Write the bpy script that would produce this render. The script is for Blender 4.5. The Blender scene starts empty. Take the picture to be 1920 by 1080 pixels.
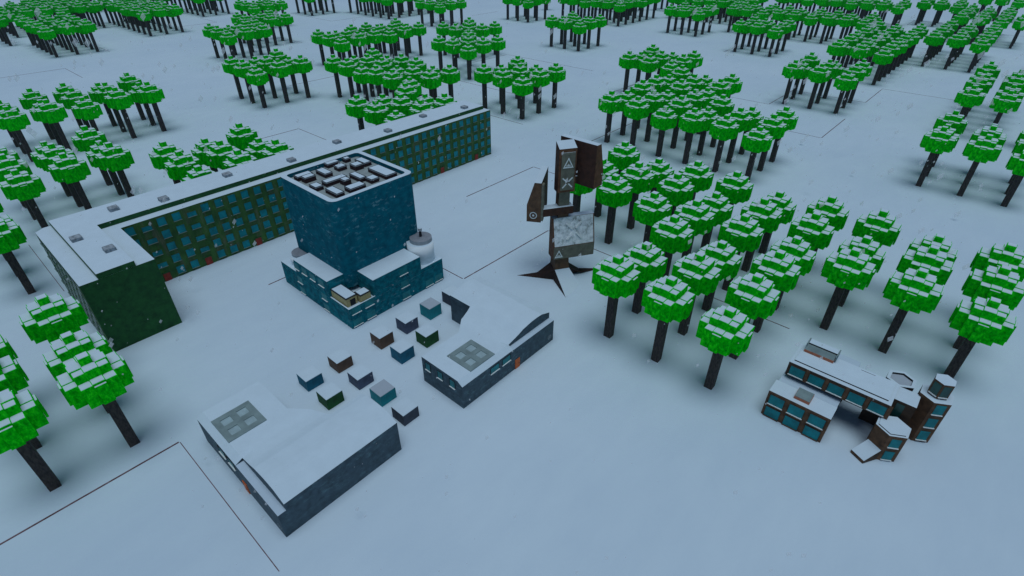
import bpy, bmesh, math, random
from math import radians as R
from mathutils import Vector
rnd = random.Random(7)
sc = bpy.context.scene
col = sc.collection
S = 24.0                                   # side of one ground square in metres

# ------------------------------------------------------------------ materials
def new_mat(name):
    m = bpy.data.materials.new(name); m.use_nodes = True
    nt = m.node_tree; b = nt.nodes['Principled BSDF']
    return m, nt, b
def noise(nt, scale, detail=4.0, stretch=(1, 1, 1), coord='Object', rough=.6):
    tc = nt.nodes.new('ShaderNodeTexCoord'); mp = nt.nodes.new('ShaderNodeMapping')
    mp.inputs['Scale'].default_value = stretch
    n = nt.nodes.new('ShaderNodeTexNoise'); n.inputs['Scale'].default_value = scale
    n.inputs['Detail'].default_value = detail; n.inputs['Roughness'].default_value = rough
    nt.links.new(tc.outputs[coord], mp.inputs['Vector']); nt.links.new(mp.outputs['Vector'], n.inputs['Vector'])
    return n.outputs['Fac']
def ramp(nt, fac, stops):
    r = nt.nodes.new('ShaderNodeValToRGB'); e = r.color_ramp.elements
    while len(e) < len(stops): e.new(.5)
    for k, (p, c) in enumerate(stops):
        e[k].position = p; e[k].color = (c[0], c[1], c[2], 1)
    nt.links.new(fac, r.inputs['Fac']); return r.outputs['Color']
def mixc(nt, fac, a, b):
    m = nt.nodes.new('ShaderNodeMix'); m.data_type = 'RGBA'
    if isinstance(fac, float): m.inputs['Factor'].default_value = fac
    else: nt.links.new(fac, m.inputs['Factor'])
    for key, v in (('A', a), ('B', b)):
        i = [s for s in m.inputs if s.name == key and s.type == 'RGBA'][0]
        if isinstance(v, tuple): i.default_value = (*v, 1)
        else: nt.links.new(v, i)
    return [s for s in m.outputs if s.type == 'RGBA'][0]
def bump(nt, b, fac, strength, dist=.05):
    bp = nt.nodes.new('ShaderNodeBump'); bp.inputs['Strength'].default_value = strength
    bp.inputs['Distance'].default_value = dist
    nt.links.new(fac, bp.inputs['Height']); nt.links.new(bp.outputs['Normal'], b.inputs['Normal'])
def lin(fac, nt, lo, hi):
    r = nt.nodes.new('ShaderNodeMapRange'); r.inputs['From Min'].default_value = lo; r.inputs['From Max'].default_value = hi
    nt.links.new(fac, r.inputs['Value']); return r.outputs['Result']

SNOW = (.56, .70, .80)
def wall_mat(name, colr, var=.35, frost=.35, frost_lo=.60, frost_scale=.9, rough=.75, tint=None, spec=.3):
    """painted wall: blotchy colour, thin wind-blown frost"""
    m, nt, b = new_mat(name)
    n1 = noise(nt, 1.3, 5)
    lo = tuple(c*(1-var) for c in colr); hi = tuple(c*(1+var) for c in (tint or colr))
    c1 = ramp(nt, n1, [(.3, lo), (.7, hi)])
    if frost > 0:
        n2 = noise(nt, frost_scale, 9, (1, 1, 2.2), rough=.72)
        n3 = noise(nt, .16, 3)
        mul = nt.nodes.new('ShaderNodeMath'); mul.operation = 'MULTIPLY'
        nt.links.new(lin(n2, nt, frost_lo, frost_lo+.2), mul.inputs[0]); nt.links.new(lin(n3, nt, .38, .72), mul.inputs[1])
        mm = nt.nodes.new('ShaderNodeMath'); mm.operation = 'MULTIPLY'; mm.inputs[1].default_value = frost; mm.use_clamp = True
        nt.links.new(mul.outputs[0], mm.inputs[0])
        c1 = mixc(nt, mm.outputs[0], c1, (.27, .53, .58))
    nt.links.new(c1, b.inputs['Base Color']); b.inputs['Roughness'].default_value = rough
    b.inputs['Specular IOR Level'].default_value = spec
    bump(nt, b, noise(nt, 14, 4), .12, .03)
    return m
def flat_mat(name, colr, rough=.7, var=.15, scale=6, spec=.3, metal=0):
    m, nt, b = new_mat(name)
    c = ramp(nt, noise(nt, scale, 4), [(.3, tuple(x*(1-var) for x in colr)), (.7, tuple(x*(1+var) for x in colr))])
    nt.links.new(c, b.inputs['Base Color']); b.inputs['Roughness'].default_value = rough
    b.inputs['Specular IOR Level'].default_value = spec; b.inputs['Metallic'].default_value = metal
    return m
def snow_mat(name, colr=SNOW, scale=.6, bs=.25):
    m, nt, b = new_mat(name)
    c = ramp(nt, noise(nt, scale, 6), [(.3, tuple(x*.965 for x in colr)), (.7, tuple(min(1, x*1.03) for x in colr))])
    nt.links.new(c, b.inputs['Base Color']); b.inputs['Roughness'].default_value = .85
    b.inputs['Specular IOR Level'].default_value = .15
    bump(nt, b, noise(nt, 3.0, 6), bs, .05)
    return m
M = {}
M['snow'] = snow_mat('snow')
M['ledge_snow'] = snow_mat('darker snow', (.47, .60, .72))  # snow one tone darker, for ledges and lower roofs
M['grey_snow'] = snow_mat('grey icy snow', (.36, .43, .50), 2)
def ground_mat():
    m, nt, b = new_mat('snow field')
    n1 = noise(nt, .02, 4); n2 = noise(nt, .35, 6, (1, .35, 1)); n3 = noise(nt, .09, 5)
    c = ramp(nt, n1, [(.35, (.52, .66, .77)), (.65, (.575, .715, .815))])
    c2 = ramp(nt, n2, [(.3, (.92, .93, .95)), (.7, (1, 1, 1))])
    mx = nt.nodes.new('ShaderNodeMix'); mx.data_type = 'RGBA'; mx.blend_type = 'MULTIPLY'; mx.inputs['Factor'].default_value = .6
    ins = [s for s in mx.inputs if s.type == 'RGBA']
    nt.links.new(c, ins[0]); nt.links.new(c2, ins[1])
    nt.links.new([s for s in mx.outputs if s.type == 'RGBA'][0], b.inputs['Base Color'])
    b.inputs['Roughness'].default_value = .9; b.inputs['Specular IOR Level'].default_value = .05
    ad = nt.nodes.new('ShaderNodeMath'); ad.operation = 'ADD'
    nt.links.new(n2, ad.inputs[0]); nt.links.new(n3, ad.inputs[1])
    bump(nt, b, ad.outputs[0], .35, .25)
    return m
M['ground'] = ground_mat()
def leaf_mat():
    m, nt, b = new_mat('leaf cubes')
    n1 = noise(nt, 2.6, 7, (1, 1, .6), rough=.7); n2 = noise(nt, 9, 3, (1, 1, .25))
    c = ramp(nt, n1, [(.32, (.000, .24, .003)), (.50, (.000, .58, .006)), (.68, (.030, .90, .012))])
    st = lin(n2, nt, .66, .80)
    mm = nt.nodes.new('ShaderNodeMath'); mm.operation = 'MULTIPLY'; mm.inputs[1].default_value = .22; mm.use_clamp = True
    nt.links.new(st, mm.inputs[0])
    c = mixc(nt, mm.outputs[0], c, (.05, .85, .10))
    nt.links.new(c, b.inputs['Base Color']); b.inputs['Roughness'].default_value = .8; b.inputs['Specular IOR Level'].default_value = .0
    bump(nt, b, n1, .4, .06)
    return m
M['leaf'] = leaf_mat()
def bark_mat():
    m, nt, b = new_mat('dark bark')
    n1 = noise(nt, 5, 6, (1, 1, .35)); n2 = noise(nt, 7, 6, (1, 1, .5), rough=.75)
    c = ramp(nt, n1, [(.3, (.012, .010, .010)), (.7, (.085, .066, .056))])
    mm = nt.nodes.new('ShaderNodeMath'); mm.operation = 'MULTIPLY'; mm.inputs[1].default_value = .5; mm.use_clamp = True
    nt.links.new(lin(n2, nt, .66, .76), mm.inputs[0])
    c = mixc(nt, mm.outputs[0], c, (.33, .38, .42))
    nt.links.new(c, b.inputs['Base Color']); b.inputs['Roughness'].default_value = .9
    bump(nt, b, n1, .6, .08)
    return m
M['bark'] = bark_mat()
M['green_wall'] = wall_mat('green plaster', (.006, .072, .018), .3, .22, .62, 1.1, tint=(.012, .092, .020))
def facade_mat():
    m, nt, b = new_mat('green plaster with brown damp')
    n1 = noise(nt, .55, 6, (1, 1, .8)); n2 = noise(nt, .35, 7, (1, 2.2, .5), rough=.7)
    c = ramp(nt, n1, [(.3, (.010, .070, .012)), (.7, (.050, .165, .026))])
    mm = nt.nodes.new('ShaderNodeMath'); mm.operation = 'MULTIPLY'; mm.inputs[1].default_value = .75; mm.use_clamp = True
    nt.links.new(lin(n2, nt, .50, .66), mm.inputs[0])
    c = mixc(nt, mm.outputs[0], c, (.125, .13, .085))
    nt.links.new(c, b.inputs['Base Color']); b.inputs['Roughness'].default_value = .85
    bump(nt, b, noise(nt, 9, 5), .2, .04)
    return m
M['facade'] = facade_mat()
M['blue_wall'] = wall_mat('teal blue cladding', (.001, .110, .170), .22, 1.3, .54, .7, tint=(.001, .140, .190), spec=.08)
M['blue_base'] = wall_mat('dark teal plaster', (.001, .115, .170), .35, .55, .53, .9, tint=(.002, .17, .205), spec=.08)
M['slate'] = wall_mat('slate render', (.056, .094, .120), .32, .55, .52, 1.0)
M['brown'] = wall_mat('rust brown sheet', (.135, .060, .030), .4, .12, .64, 1.5)
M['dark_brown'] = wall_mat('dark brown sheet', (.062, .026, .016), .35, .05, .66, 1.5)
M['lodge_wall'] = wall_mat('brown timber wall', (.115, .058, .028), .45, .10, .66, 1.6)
M['lodge_dark'] = wall_mat('dark brown timber wall', (.055, .032, .018), .4, .05, .68, 1.6)  # deeper brown timber for rear wings, long wing, lower walls and frames
M['spike'] = wall_mat('near black brown sheet', (.030, .014, .010), .4, .0)
M['panel'] = wall_mat('olive grey panel', (.155, .155, .118), .3, .16, .60, 1.6)
fm_, fn_, fb_ = new_mat('panel caked in snow'); M['frost_panel'] = fm_
fn_.links.new(ramp(fn_, noise(fn_, 1.1, 8, rough=.7), [(.34, (.22, .25, .24)), (.46, (.60, .68, .71)), (.62, (.88, .95, .98))]), fb_.inputs['Base Color'])
fb_.inputs['Roughness'].default_value = .9; fb_.inputs['Specular IOR Level'].default_value = .1
M['mark'] = flat_mat('pale painted mark', (.74, .80, .80), .7, .12)
M['glass'] = flat_mat('teal window glass', (.002, .20, .225), .45, .3, .8, .25)
M['blue_glass'] = flat_mat('blue window glass', (.002, .235, .28), .5, .35, .6, .2)
M['dim_glass'] = flat_mat('dim green window glass', (.006, .060, .050), .3, .5, .8, .5)
M['sill'] = flat_mat('damp sill', (.16, .24, .22))
M['dark_frame'] = flat_mat('dark frame', (.014, .016, .020), .7)
M['red_door'] = flat_mat('red door paint', (.30, .035, .020), .6, .3, 3)
M['orange'] = flat_mat('orange door paint', (.62, .13, .03), .6, .15, 3)
M['rust_orange'] = flat_mat('orange brick band', (.46, .155, .085), .7, .2, 3)
M['skylight'] = flat_mat('grey green roof frame', (.19, .265, .275), .8, .18, .7, .2)
M['sky_pane'] = flat_mat('pale frosted pane', (.30, .415, .45), .6, .14, 1.0, .2)
M['grey'] = flat_mat('grey concrete', (.36, .40, .43), .85, .15, 1.5)
M['deck'] = flat_mat('grey green roof deck', (.27, .33, .34), .85, .2, .8)
M['lid'] = flat_mat('dull grey drum lid', (.23, .26, .30), .9, .12, 1.5, .1)
M['vent'] = flat_mat('grey vent with frost', (.25, .30, .34), .8, .45, 2.2)
M['maroon'] = flat_mat('dark maroon wall', (.035, .014, .016), .7, .5, 3)
M['yellow'] = flat_mat('pale yellow wall', (.50, .42, .20), .75, .2, 3)
M['box_brown'] = wall_mat('brown box', (.120, .070, .045), .3, .05)
M['box_slate'] = wall_mat('slate box', (.075, .095, .150), .3, .06)
M['box_green'] = wall_mat('dark green box', (.008, .085, .018), .4, .05)
M['box_blue'] = wall_mat('blue box', (.004, .125, .20), .3, .10)
M['box_teal'] = wall_mat('teal box', (.006, .25, .285), .2, .05)
M['box_dark'] = wall_mat('charcoal box', (.050, .062, .085), .3, .05)
def line_mat():
    m, nt, b = new_mat('maroon ground line')
    c = ramp(nt, noise(nt, .9, 6), [(.42, (.085, .026, .030)), (.62, (.17, .10, .12)), (.72, (.40, .46, .54))])
    nt.links.new(c, b.inputs['Base Color']); b.inputs['Roughness'].default_value = .9
    return m
M['line'] = line_mat()
M['drum'] = snow_mat('snow plastered drum', (.80, .90, .96))
M['rust_frost'] = wall_mat('rust brown with streaks', (.120, .066, .036), .4, .10, .60, 2.0)

# ------------------------------------------------------------------ mesh builder
class MB:
    def __init__(s): s.v = []; s.f = []; s.m = []; s.mats = []
    def mi(s, mat):
        if mat not in s.mats: s.mats.append(mat)
        return s.mats.index(mat)
    def face(s, pts, mat):
        k = len(s.v); s.v += [tuple(p) for p in pts]; s.f.append(tuple(range(k, k+len(pts)))); s.m.append(s.mi(mat))
    def box(s, x0, x1, y0, y1, z0, z1, mat, top=None, bottom=True):
        p = [(x0, y0, z0), (x1, y0, z0), (x1, y1, z0), (x0, y1, z0), (x0, y0, z1), (x1, y0, z1), (x1, y1, z1), (x0, y1, z1)]
        k = len(s.v); s.v += p
        fs = [(0, 1, 5, 4), (1, 2, 6, 5), (2, 3, 7, 6), (3, 0, 4, 7)]
        for q in fs: s.f.append(tuple(k+i for i in q)); s.m.append(s.mi(mat))
        s.f.append((k+4, k+5, k+6, k+7)); s.m.append(s.mi(top or mat))
        if bottom: s.f.append((k+3, k+2, k+1, k)); s.m.append(s.mi(mat))
    def prism(s, pts, z0, z1, mat, top=None, cap=True):
        """pts: plan polygon, counter-clockwise"""
        n = len(pts); k = len(s.v)
        s.v += [(x, y, z0) for x, y in pts] + [(x, y, z1) for x, y in pts]
        for i in range(n):
            j = (i+1) % n; s.f.append((k+i, k+j, k+n+j, k+n+i)); s.m.append(s.mi(mat))
        if cap: s.f.append(tuple(range(k+n, k+2*n))); s.m.append(s.mi(top or mat))
        s.f.append(tuple(range(k+n-1, k-1, -1))); s.m.append(s.mi(mat))
    def hull8(s, p, mats):
        """p: bottom 4 then top 4 corners; mats: side0..3, top, bottom"""
        k = len(s.v); s.v += [tuple(q) for q in p]
        for f, m in zip([(0, 1, 5, 4), (1, 2, 6, 5), (2, 3, 7, 6), (3, 0, 4, 7), (4, 5, 6, 7), (3, 2, 1, 0)], mats):
            s.f.append(tuple(k+i for i in f)); s.m.append(s.mi(m))
    def ring(s, outer, inner, z0, z1, mat, top):
        n = len(outer)
        for i in range(n):
            j = (i+1) % n
            o0, o1, i0, i1 = outer[i], outer[j], inner[i], inner[j]
            s.face([(*o0, z0), (*o1, z0), (*o1, z1), (*o0, z1)], mat)
            s.face([(*i1, z0), (*i0, z0), (*i0, z1), (*i1, z1)], mat)
            s.face([(*o0, z1), (*o1, z1), (*i1, z1), (*i0, z1)], top)
    def build(s, name, parent=None, bevel=0):
        me = bpy.data.meshes.new(name); me.from_pydata(s.v, [], s.f)
        for m in s.mats: me.materials.append(m)
        me.polygons.foreach_set('material_index', s.m); me.update()
        o = bpy.data.objects.new(name, me); col.objects.link(o)
        if parent: o.parent = parent
        if bevel:
            b = o.modifiers.new('bevel', 'BEVEL'); b.width = bevel; b.segments = 2; b.limit_method = 'ANGLE'
        return o
def thing(name, label, cat, loc=(0, 0, 0), rz=0, group=None):
    o = bpy.data.objects.new(name, None); col.objects.link(o); o.empty_display_size = .5
    o.location = loc; o.rotation_euler = (0, 0, rz); o['label'] = label; o['category'] = cat
    if group: o['group'] = group
    return o
def dup(root, loc, rz=0, label=None):
    r = root.copy(); col.objects.link(r); r.location = loc; r.rotation_euler = (0, 0, rz)
    if label: r['label'] = label
    for c in list(root.children):
        d = c.copy(); col.objects.link(d); d.parent = r
        for g in list(c.children):
            e = g.copy(); col.objects.link(e); e.parent = d
    return r
def hexagon(cx, cy, r, a0=30):
    return [(cx+r*math.cos(R(a0+60*k)), cy+r*math.sin(R(a0+60*k))) for k in range(6)]
def circle(cx, cy, r, n=40):
    return [(cx+r*math.cos(2*math.pi*k/n), cy+r*math.sin(2*math.pi*k/n)) for k in range(n)]
def rrect(x0, x1, y0, y1, r, n=7):
    out = []
    for cx, cy, a in ((x1-r, y1-r, 0), (x0+r, y1-r, 90), (x0+r, y0+r, 180), (x1-r, y0+r, 270)):
        for k in range(n+1):
            t = R(a+90*k/n); out.append((cx+r*math.cos(t), cy+r*math.sin(t)))
    return out

# windows / doors on axis-aligned faces --------------------------------------------------
def window_x(mb, X, yc, zc, w, h, glass, sill=M['mark'], sign=1, frame=None, proud=.05):
    """window in a wall facing +X (sign 1): frame proud of the wall, glass set back in it, snowy sill"""
    d = sign
    a, b_ = sorted((X, X+d*proud))
    mb.box(a, b_, yc-w/2, yc+w/2, zc-h/2, zc+h/2, glass)
    f = .05
    if frame:
        a2, b2 = sorted((X, X+d*(proud+.04)))
        mb.box(a2, b2, yc-w/2-f, yc-w/2, zc-h/2, zc+h/2+f, frame); mb.box(a2, b2, yc+w/2, yc+w/2+f, zc-h/2, zc+h/2+f, frame)
        mb.box(a2, b2, yc-w/2, yc+w/2, zc+h/2, zc+h/2+f, frame)
    a3, b3 = sorted((X, X+d*.17))
    mb.box(a3, b3, yc-w/2-.06, yc+w/2+.06, zc-h/2-.07, zc-h/2, sill)
def window_y(mb, Y, xc, zc, w, h, glass, sill=M['mark'], frame=None, proud=.05):
    """window in a wall facing -Y"""
    mb.box(xc-w/2, xc+w/2, Y-proud, Y, zc-h/2, zc+h/2, glass)
    f = .05
    if frame:
        mb.box(xc-w/2-f, xc-w/2, Y-proud-.04, Y, zc-h/2, zc+h/2+f, frame); mb.box(xc+w/2, xc+w/2+f, Y-proud-.04, Y, zc-h/2, zc+h/2+f, frame)
        mb.box(xc-w/2, xc+w/2, Y-proud-.04, Y, zc+h/2, zc+h/2+f, frame)
    mb.box(xc-w/2-.06, xc+w/2+.06, Y-.17, Y, zc-h/2-.07, zc-h/2, sill)

# ------------------------------------------------------------------ ground and boundary lines
g = MB()
g.face([(-1100, -700, 0), (700, -700, 0), (700, 1300, 0), (-1100, 1300, 0)], M['ground'])
go = g.build('ground'); go['kind'] = 'structure'
segs_x = [(-1, -3, -2), (-2, 1, 2), (-1, 0, 1), (-2, -1, 0), (-6, 5, 6), (-5, 0, 1), (-11, -1, 0), (-2, 3, 4), (-3, 5, 6), (0, 5, 6), (-1, 6, 7), (0, 7, 8),
          (-7, 2, 3), (-14, 3, 4), (-13, 0, 1), (-15, 4, 5), (-12, 6, 7), (-13, 7, 8), (-10, 9, 10), (-3, 9, 10), (-1, 15, 16)]
segs_y = [(-2, -1, 0), (2, -2, -1), (0, -2, -1), (1, -1, 1), (3, -4, -3), (6, -6, -4), (1, -5, -4), (0, -11, -10), (5, -1, 0), (6, -2, -1), (7, -1, 0),
          (8, 0, 1), (-2, -4, -3), (4, -15, -14), (1, -13, -12), (6, -14, -12), (7, -12, -11), (4, -11, -10), (11, -3, -2), (15, 0, 2), (12, -1, 0), (16, -1, 0),
          (4, -6, -5), (4, -5, -4)]
for k, (x, a, b) in enumerate(segs_x):
    mb = MB(); w = .1
    mb.box(x*S-w, x*S+w, a*S+.2, b*S-.1, -.2, .035, M['line'])
    o = mb.build('boundary_line'); o['kind'] = 'structure'
for k, (y, a, b) in enumerate(segs_y):
    mb = MB(); w = .04 if y == -2 else .075
    mb.box(a*S+.12, b*S-.2, y*S-w, y*S+w, -.2, .031, M['line'])
    o = mb.build('boundary_line'); o['kind'] = 'structure'

# ------------------------------------------------------------------ trees
V = 1.12
def crown_cells():
    c = {}
    for l in (0, 1):
        for a in range(-2, 3):
            for b in range(-2, 3):
                if abs(a)+abs(b) < 4: c[(a, b, l)] = 1
    for a in range(-1, 2):
        for b in range(-1, 2): c[(a, b, 2)] = 1
    c[(0, 0, 3)] = 1
    return c
CB = 8.95
def make_crown():
    cells = crown_cells(); mb = MB(); L = M['leaf']; sn = M['snow']; H = 1.45
    for (a, b, l) in sorted(cells):
        odd = (abs(a)+abs(b)) % 2
        mid = (abs(a), abs(b)) in ((2, 0), (0, 2))
        x0, x1, y0, y1 = (a-.5)*V, (a+.5)*V, (b-.5)*V, (b+.5)*V
        z0, z1 = CB+(0, 1.45, 2.9, 4.0)[l], CB+(1.45, 2.9, 4.0, 5.15)[l]
        if l == 2 and odd: e, up = .13, .17
        elif l == 1 and mid: e, up = .07, .14
        elif odd: e, up = .05, .03
        else: e, up = 0, 0
        if l == 3: z1 -= .05
        z1 += up
        x0 -= e; x1 += e; y0 -= e; y1 += e
        if l == 0:
            if abs(a)+abs(b) == 3: z0 += .28
            elif mid: z0 += .10
            elif abs(a)+abs(b) == 2: z0 += .0
        mb.box(x0, x1, y0, y1, z0, z1, L)
        if (a, b, l+1) not in cells:
            i = .07; mb.box(x0+i, x1-i, y0+i, y1-i, z1-.01, z1+.045, sn)
        if l == 0 and abs(a) < 2 and abs(b) < 2: mb.box(x0+.05, x1-.05, y0+.05, y1-.05, z0-.42, z0, L)
        if l == 1 and mid:               # low outer ledge in front of each side's middle cube
            p0, p1, q0, q1 = x0+.06, x1-.06, y0+.06, y1-.06
            if a > 0: p0, p1 = x1, x1+.24
            if a < 0: p0, p1 = x0-.24, x0
            if b > 0: q0, q1 = y1, y1+.24
            if b < 0: q0, q1 = y0-.24, y0
            mb.box(p0, p1, q0, q1, CB+.25, CB+2*H-.13, L)
            mb.box(p0+.02, p1-.02, q0+.03, q1-.03, CB+2*H-.14, CB+2*H-.09, sn)
    return mb
crown_mb = make_crown()
trunk_mb = MB(); t = V/2; trunk_mb.box(-t, t, -t, t, -1.5, CB+.3, M['bark'])

tiles = [(0,0),(-1,1),(0,1),(1,1),(1,4),(1,6),(1,7),(-2,3),(-1,3),(-2,4),(-1,6),(-4,3),(-6,7),(-7,1),(-7,-1),(-2,-3),(-2,-4),(-4,-3),(-5,-2),(-7,-2),(-4,-1),(-4,1),(-5,2),(-6,2),(-6,4),
 (-3,5),(-13,0),(-14,0),(-15,-1),(-16,0),(-16,1),(-16,2),(-14,2),(-15,2),(-16,4),(-10,2),(-11,3),(-13,4),(-12,7),(-10,7),(-9,9),(-7,10),(-7,11),(-8,10),(-14,6),(-8,3),(-8,4),(-7,5),(-5,10),(-3,9),(-5,12),(-4,11),(-3,11),(-2,11),(-1,8),(-1,9),(-1,10),(0,10),(0,11),(0,13),(0,14),(1,13),(-1,15),(-2,14),
 (-17,0),(-17,1),(-18,1),(-17,4),(-6,12),(-6,13),(-5,13),(-3,14),(-3,15),(-4,14),(-13,7),(-12,8),(-8,12),(-16,7),(-17,3),(0,17),(-10,11),(-9,12),(-12,10),(-19,2),(-7,13)]
where = {
 (0,0): 'grove just above the brown lodge', (-1,1): 'grove touching the monument on its right',
 (0,1): 'grove behind the one above the lodge', (1,1): 'grove behind the lodge at right edge',
 (-2,-3): 'grove at the green block near corner', (-2,-4): 'grove cut by the left frame edge',
 (-4,-3): 'grove left of the green block far corner', (-4,-1): 'grove behind the green block left half',
 (-5,-2): 'grove behind the green block far corner', (-1,3): 'front right grove behind the monument',
 (-4,1): 'grove behind the green block right half', (-2,3): 'front left grove behind the monument',
 (1,4): 'near grove at the right frame edge', (-2,4): 'middle grove behind the monument',
 (-4,3): 'lone grove past the green block end', (-5,2): 'right grove behind the far wing',
 (-7,-2): 'upper grove at left frame edge', (-7,-1): 'grove in open snow at upper left',
 (-6,2): 'left grove behind the far wing', (-3,5): 'rear grove behind the monument',
 (-7,1): 'lone grove left of the far wing', (-1,6): 'lone grove in open upper right snow',
 (1,6): 'front of the right edge strip', (-6,4): 'front grove of the top centre pair',
 (1,7): 'rear of the right edge strip', (-8,3): 'left grove of the top centre row',
 (-1,8): 'front of the long upper right strip', (-7,5): 'rear grove of the top centre pair',
 (-8,4): 'right grove of the top centre row', (-1,9): 'middle of the long upper right strip',
 (-10,2): 'front grove of the upper left pair', (-6,7): 'lone grove in snow at top centre',
 (-3,9): 'front grove of the top right wood', (0,10): 'the three short rows at top right',
}
cellname = {(2, 0): 'nearest', (0, 0): 'left corner', (2, 2): 'right corner', (0, 2): 'farthest', (1, 1): 'middle',
            (1, 0): 'left front edge', (2, 1): 'right front edge', (0, 1): 'left rear edge', (1, 2): 'right rear edge'}
# crown height steps read from the photograph: every grove repeats one pattern, (a, b): step
lift = {(2,0): -.75, (0,1): -1.1, (1,2): -1.2}
STEP = 1.3
CAM = (35.35, -53.63, 52.86)
proto = {}
def tree_proto(step):
    if step in proto: return proto[step]
    tb = MB(); t = V/2; tb.box(-t, t, -t, t, -.5, CB+step*STEP+.6, M['bark'])
    tm = tb.build('trunk'); cm = crown_mb.build('crown')
    proto[step] = (tm.data, cm.data)
    for o in (tm, cm): bpy.data.objects.remove(o)
    return proto[step]
yaw = R(-41.746)
def in_view(x, y, z=10):
    dx, dy = x-CAM[0], y-CAM[1]
    rx = dx*math.cos(yaw)-dy*math.sin(yaw); fy = dx*math.sin(yaw)+dy*math.cos(yaw)
    th = R(34.546); dz = z-CAM[2]
    d = fy*math.cos(th)-dz*math.sin(th); v = fy*math.sin(th)+dz*math.cos(th)
    if d < 5: return False
    px, py = 960+1014.36*rx/d, 540-1014.36*v/d
    m = 5200/d
    return -m < px < 1920+m and -m < py < 1080+m
spots = []
for (i, j) in tiles:
    for a in range(3):
        for b in range(3):
            x, y = (i+.155+.339*a)*S, (j+.165+.339*b)*S
            if not in_view(x, y): continue
            st = lift.get((a, b), 0)
            spots.append((math.hypot(x-CAM[0], y-CAM[1]), x, y, i, j, a, b, st))
spots.sort()
near = [s for s in spots if (s[3], s[4]) in where][:300]
nk = {(s[1], s[2]) for s in near}
far = [s for s in spots if (s[1], s[2]) not in nk]
print('trees', len(spots), 'single', len(near), 'far', len(far))
for (d, x, y, i, j, a, b, st) in near:
    tr, cr = tree_proto(st)
    o = thing('cube_tree', 'snowy cube tree, ' + cellname[(a, b)] + ' of the ' + where[(i, j)].removeprefix('the '), 'tree', (x, y, 0), 0, 'cube trees with snow on their crowns')
    for nm, me, z in (('trunk', tr, 0), ('crown', cr, st*STEP)):
        c = bpy.data.objects.new(nm, me); col.objects.link(c); c.parent = o; c.location = (0, 0, z)
wood = MB()
for (d, x, y, i, j, a, b, st) in far:
    for src, dz in ((crown_mb, st*STEP), (trunk_mb, 0)):
        k = len(wood.v)
        wood.v += [(vx+x, vy+y, vz+dz) for vx, vy, vz in src.v]
        wood.f += [tuple(k+q for q in f) for f in src.f]
        wood.m += [wood.mi(src.mats[q]) for q in src.m]
wo = wood.build('far_wood'); wo['kind'] = 'stuff'; wo['label'] = 'far groves of snowy cube trees along the top of the picture'; wo['category'] = 'wood'

# ------------------------------------------------------------------ green apartment block
gx, gy = -62.4, 0.0
ab = thing('apartment_block', 'long dark green L-shaped block with rows of small blue windows and snowy roof', 'building', (-62.4, -38.1, 0))
class Rel(MB):
    """mesh builder taking world coordinates, storing them relative to a thing's origin"""
    def __init__(s, o): super().__init__(); s.o = o
    def build(s, name, parent=None, bevel=0):
        l = s.o.location; s.v = [(x-l[0], y-l[1], z-l[2]) for x, y, z in s.v]
        return super().build(name, parent or s.o, bevel)
HT = 11.7
Lpoly = [(-71.7, -46.4), (-70.7, -47.6), (-48.2, -47.6), (-48.2, -38.1), (-62.4, -38.1), (-62.4, 47.5), (-71.7, 47.5)]
w = Rel(ab)
n = len(Lpoly)
for i in range(n):
    p, q = Lpoly[i], Lpoly[(i+1) % n]
    mat = M['facade'] if i in (4, 1) else M['green_wall']
    w.face([(*p, 0), (*q, 0), (*q, HT), (*p, HT)], mat)
w.build('wall')
r = Rel(ab)
r.face([(x, y, HT) for x, y in Lpoly], M['snow']); r.build('snow_roof')
rs = Rel(ab)
up = [(-71.7, -45.3), (-47.9+-.3, -45.3), (-48.2, -40.55), (-64.3, -40.55), (-64.3, 46.9), (-71.7, 46.9)]
rs.prism(up, HT+.01, 12.55, M['green_wall'], M['snow']); rs.build('roof_slab')
for k, (x, y) in enumerate(((-61.2, -44.1), (-54.05, -41.8), (-68.3, -36.9), (-66.0, -29.9), (-68.3, -17.8), (-66.1, -5.9), (-68.4, 6.1), (-66.2, 18.0), (-68.6, 30.4), (-66.3, 42.1))):
    v = Rel(ab); v.box(x-.75, x+.75, y-.72, y+.72, 12.5, 13.1, M['vent'], M['vent']); v.build('roof_vent', bevel=.09)
ys = [-37.1+2.393*k for k in range(36)]
doors = {1: 0, 4: 0, 8: 0, 28: 0, 33: 0}
wins = []
for k in range(36):
    for fl in range(5):
        if fl == 0 and k in doors: continue
        zc = 1.22+2.36*fl
        wd, h = 1.30, 1.42
        if k in (1, 4): zc = 10.25-2.36*(4-fl); h = .85; wd = 1.5
        wins.append((ys[k], zc, wd, h, k, fl))
vis = [q for q in wins if q[4] <= 11 or q[4] >= 26]
vis.sort(key=lambda q: (0 if q[4] <= 11 else 1, -q[4] if q[4] > 11 else q[4]))
single = vis[:98]
for q in single:
    mb = Rel(ab); window_x(mb, -62.4, q[0], q[1], q[2], q[3], M['blue_glass'], M['sill'], frame=M['facade']); mb.build('window')
rest = Rel(ab)
for q in wins:
    if q in single: continue
    window_x(rest, -62.4, q[0], q[1], q[2], q[3], M['blue_glass'], M['sill'], frame=M['facade'])
for k in range(9):
    for fl in range(5): window_y(rest, -47.6, -69.4+2.45*k, 1.25+2.36*fl, 1.4, 1.2, M['dim_glass'], M['sill'])
ro = rest.build('window'); ro['kind'] = 'stuff'
for k in doors:
    mb = Rel(ab); mb.box(-62.4, -62.28, ys[k]-.55, ys[k]+.55, 0, 1.55, M['red_door']); mb.box(-62.4, -62.22, ys[k]-.7, ys[k]+.7, 1.55, 1.68, M['green_wall'])
    mb.box(-62.28, -62.24, ys[k]+.32, ys[k]+.42, .7, .8, M['dark_frame']); mb.build('door')

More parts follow.
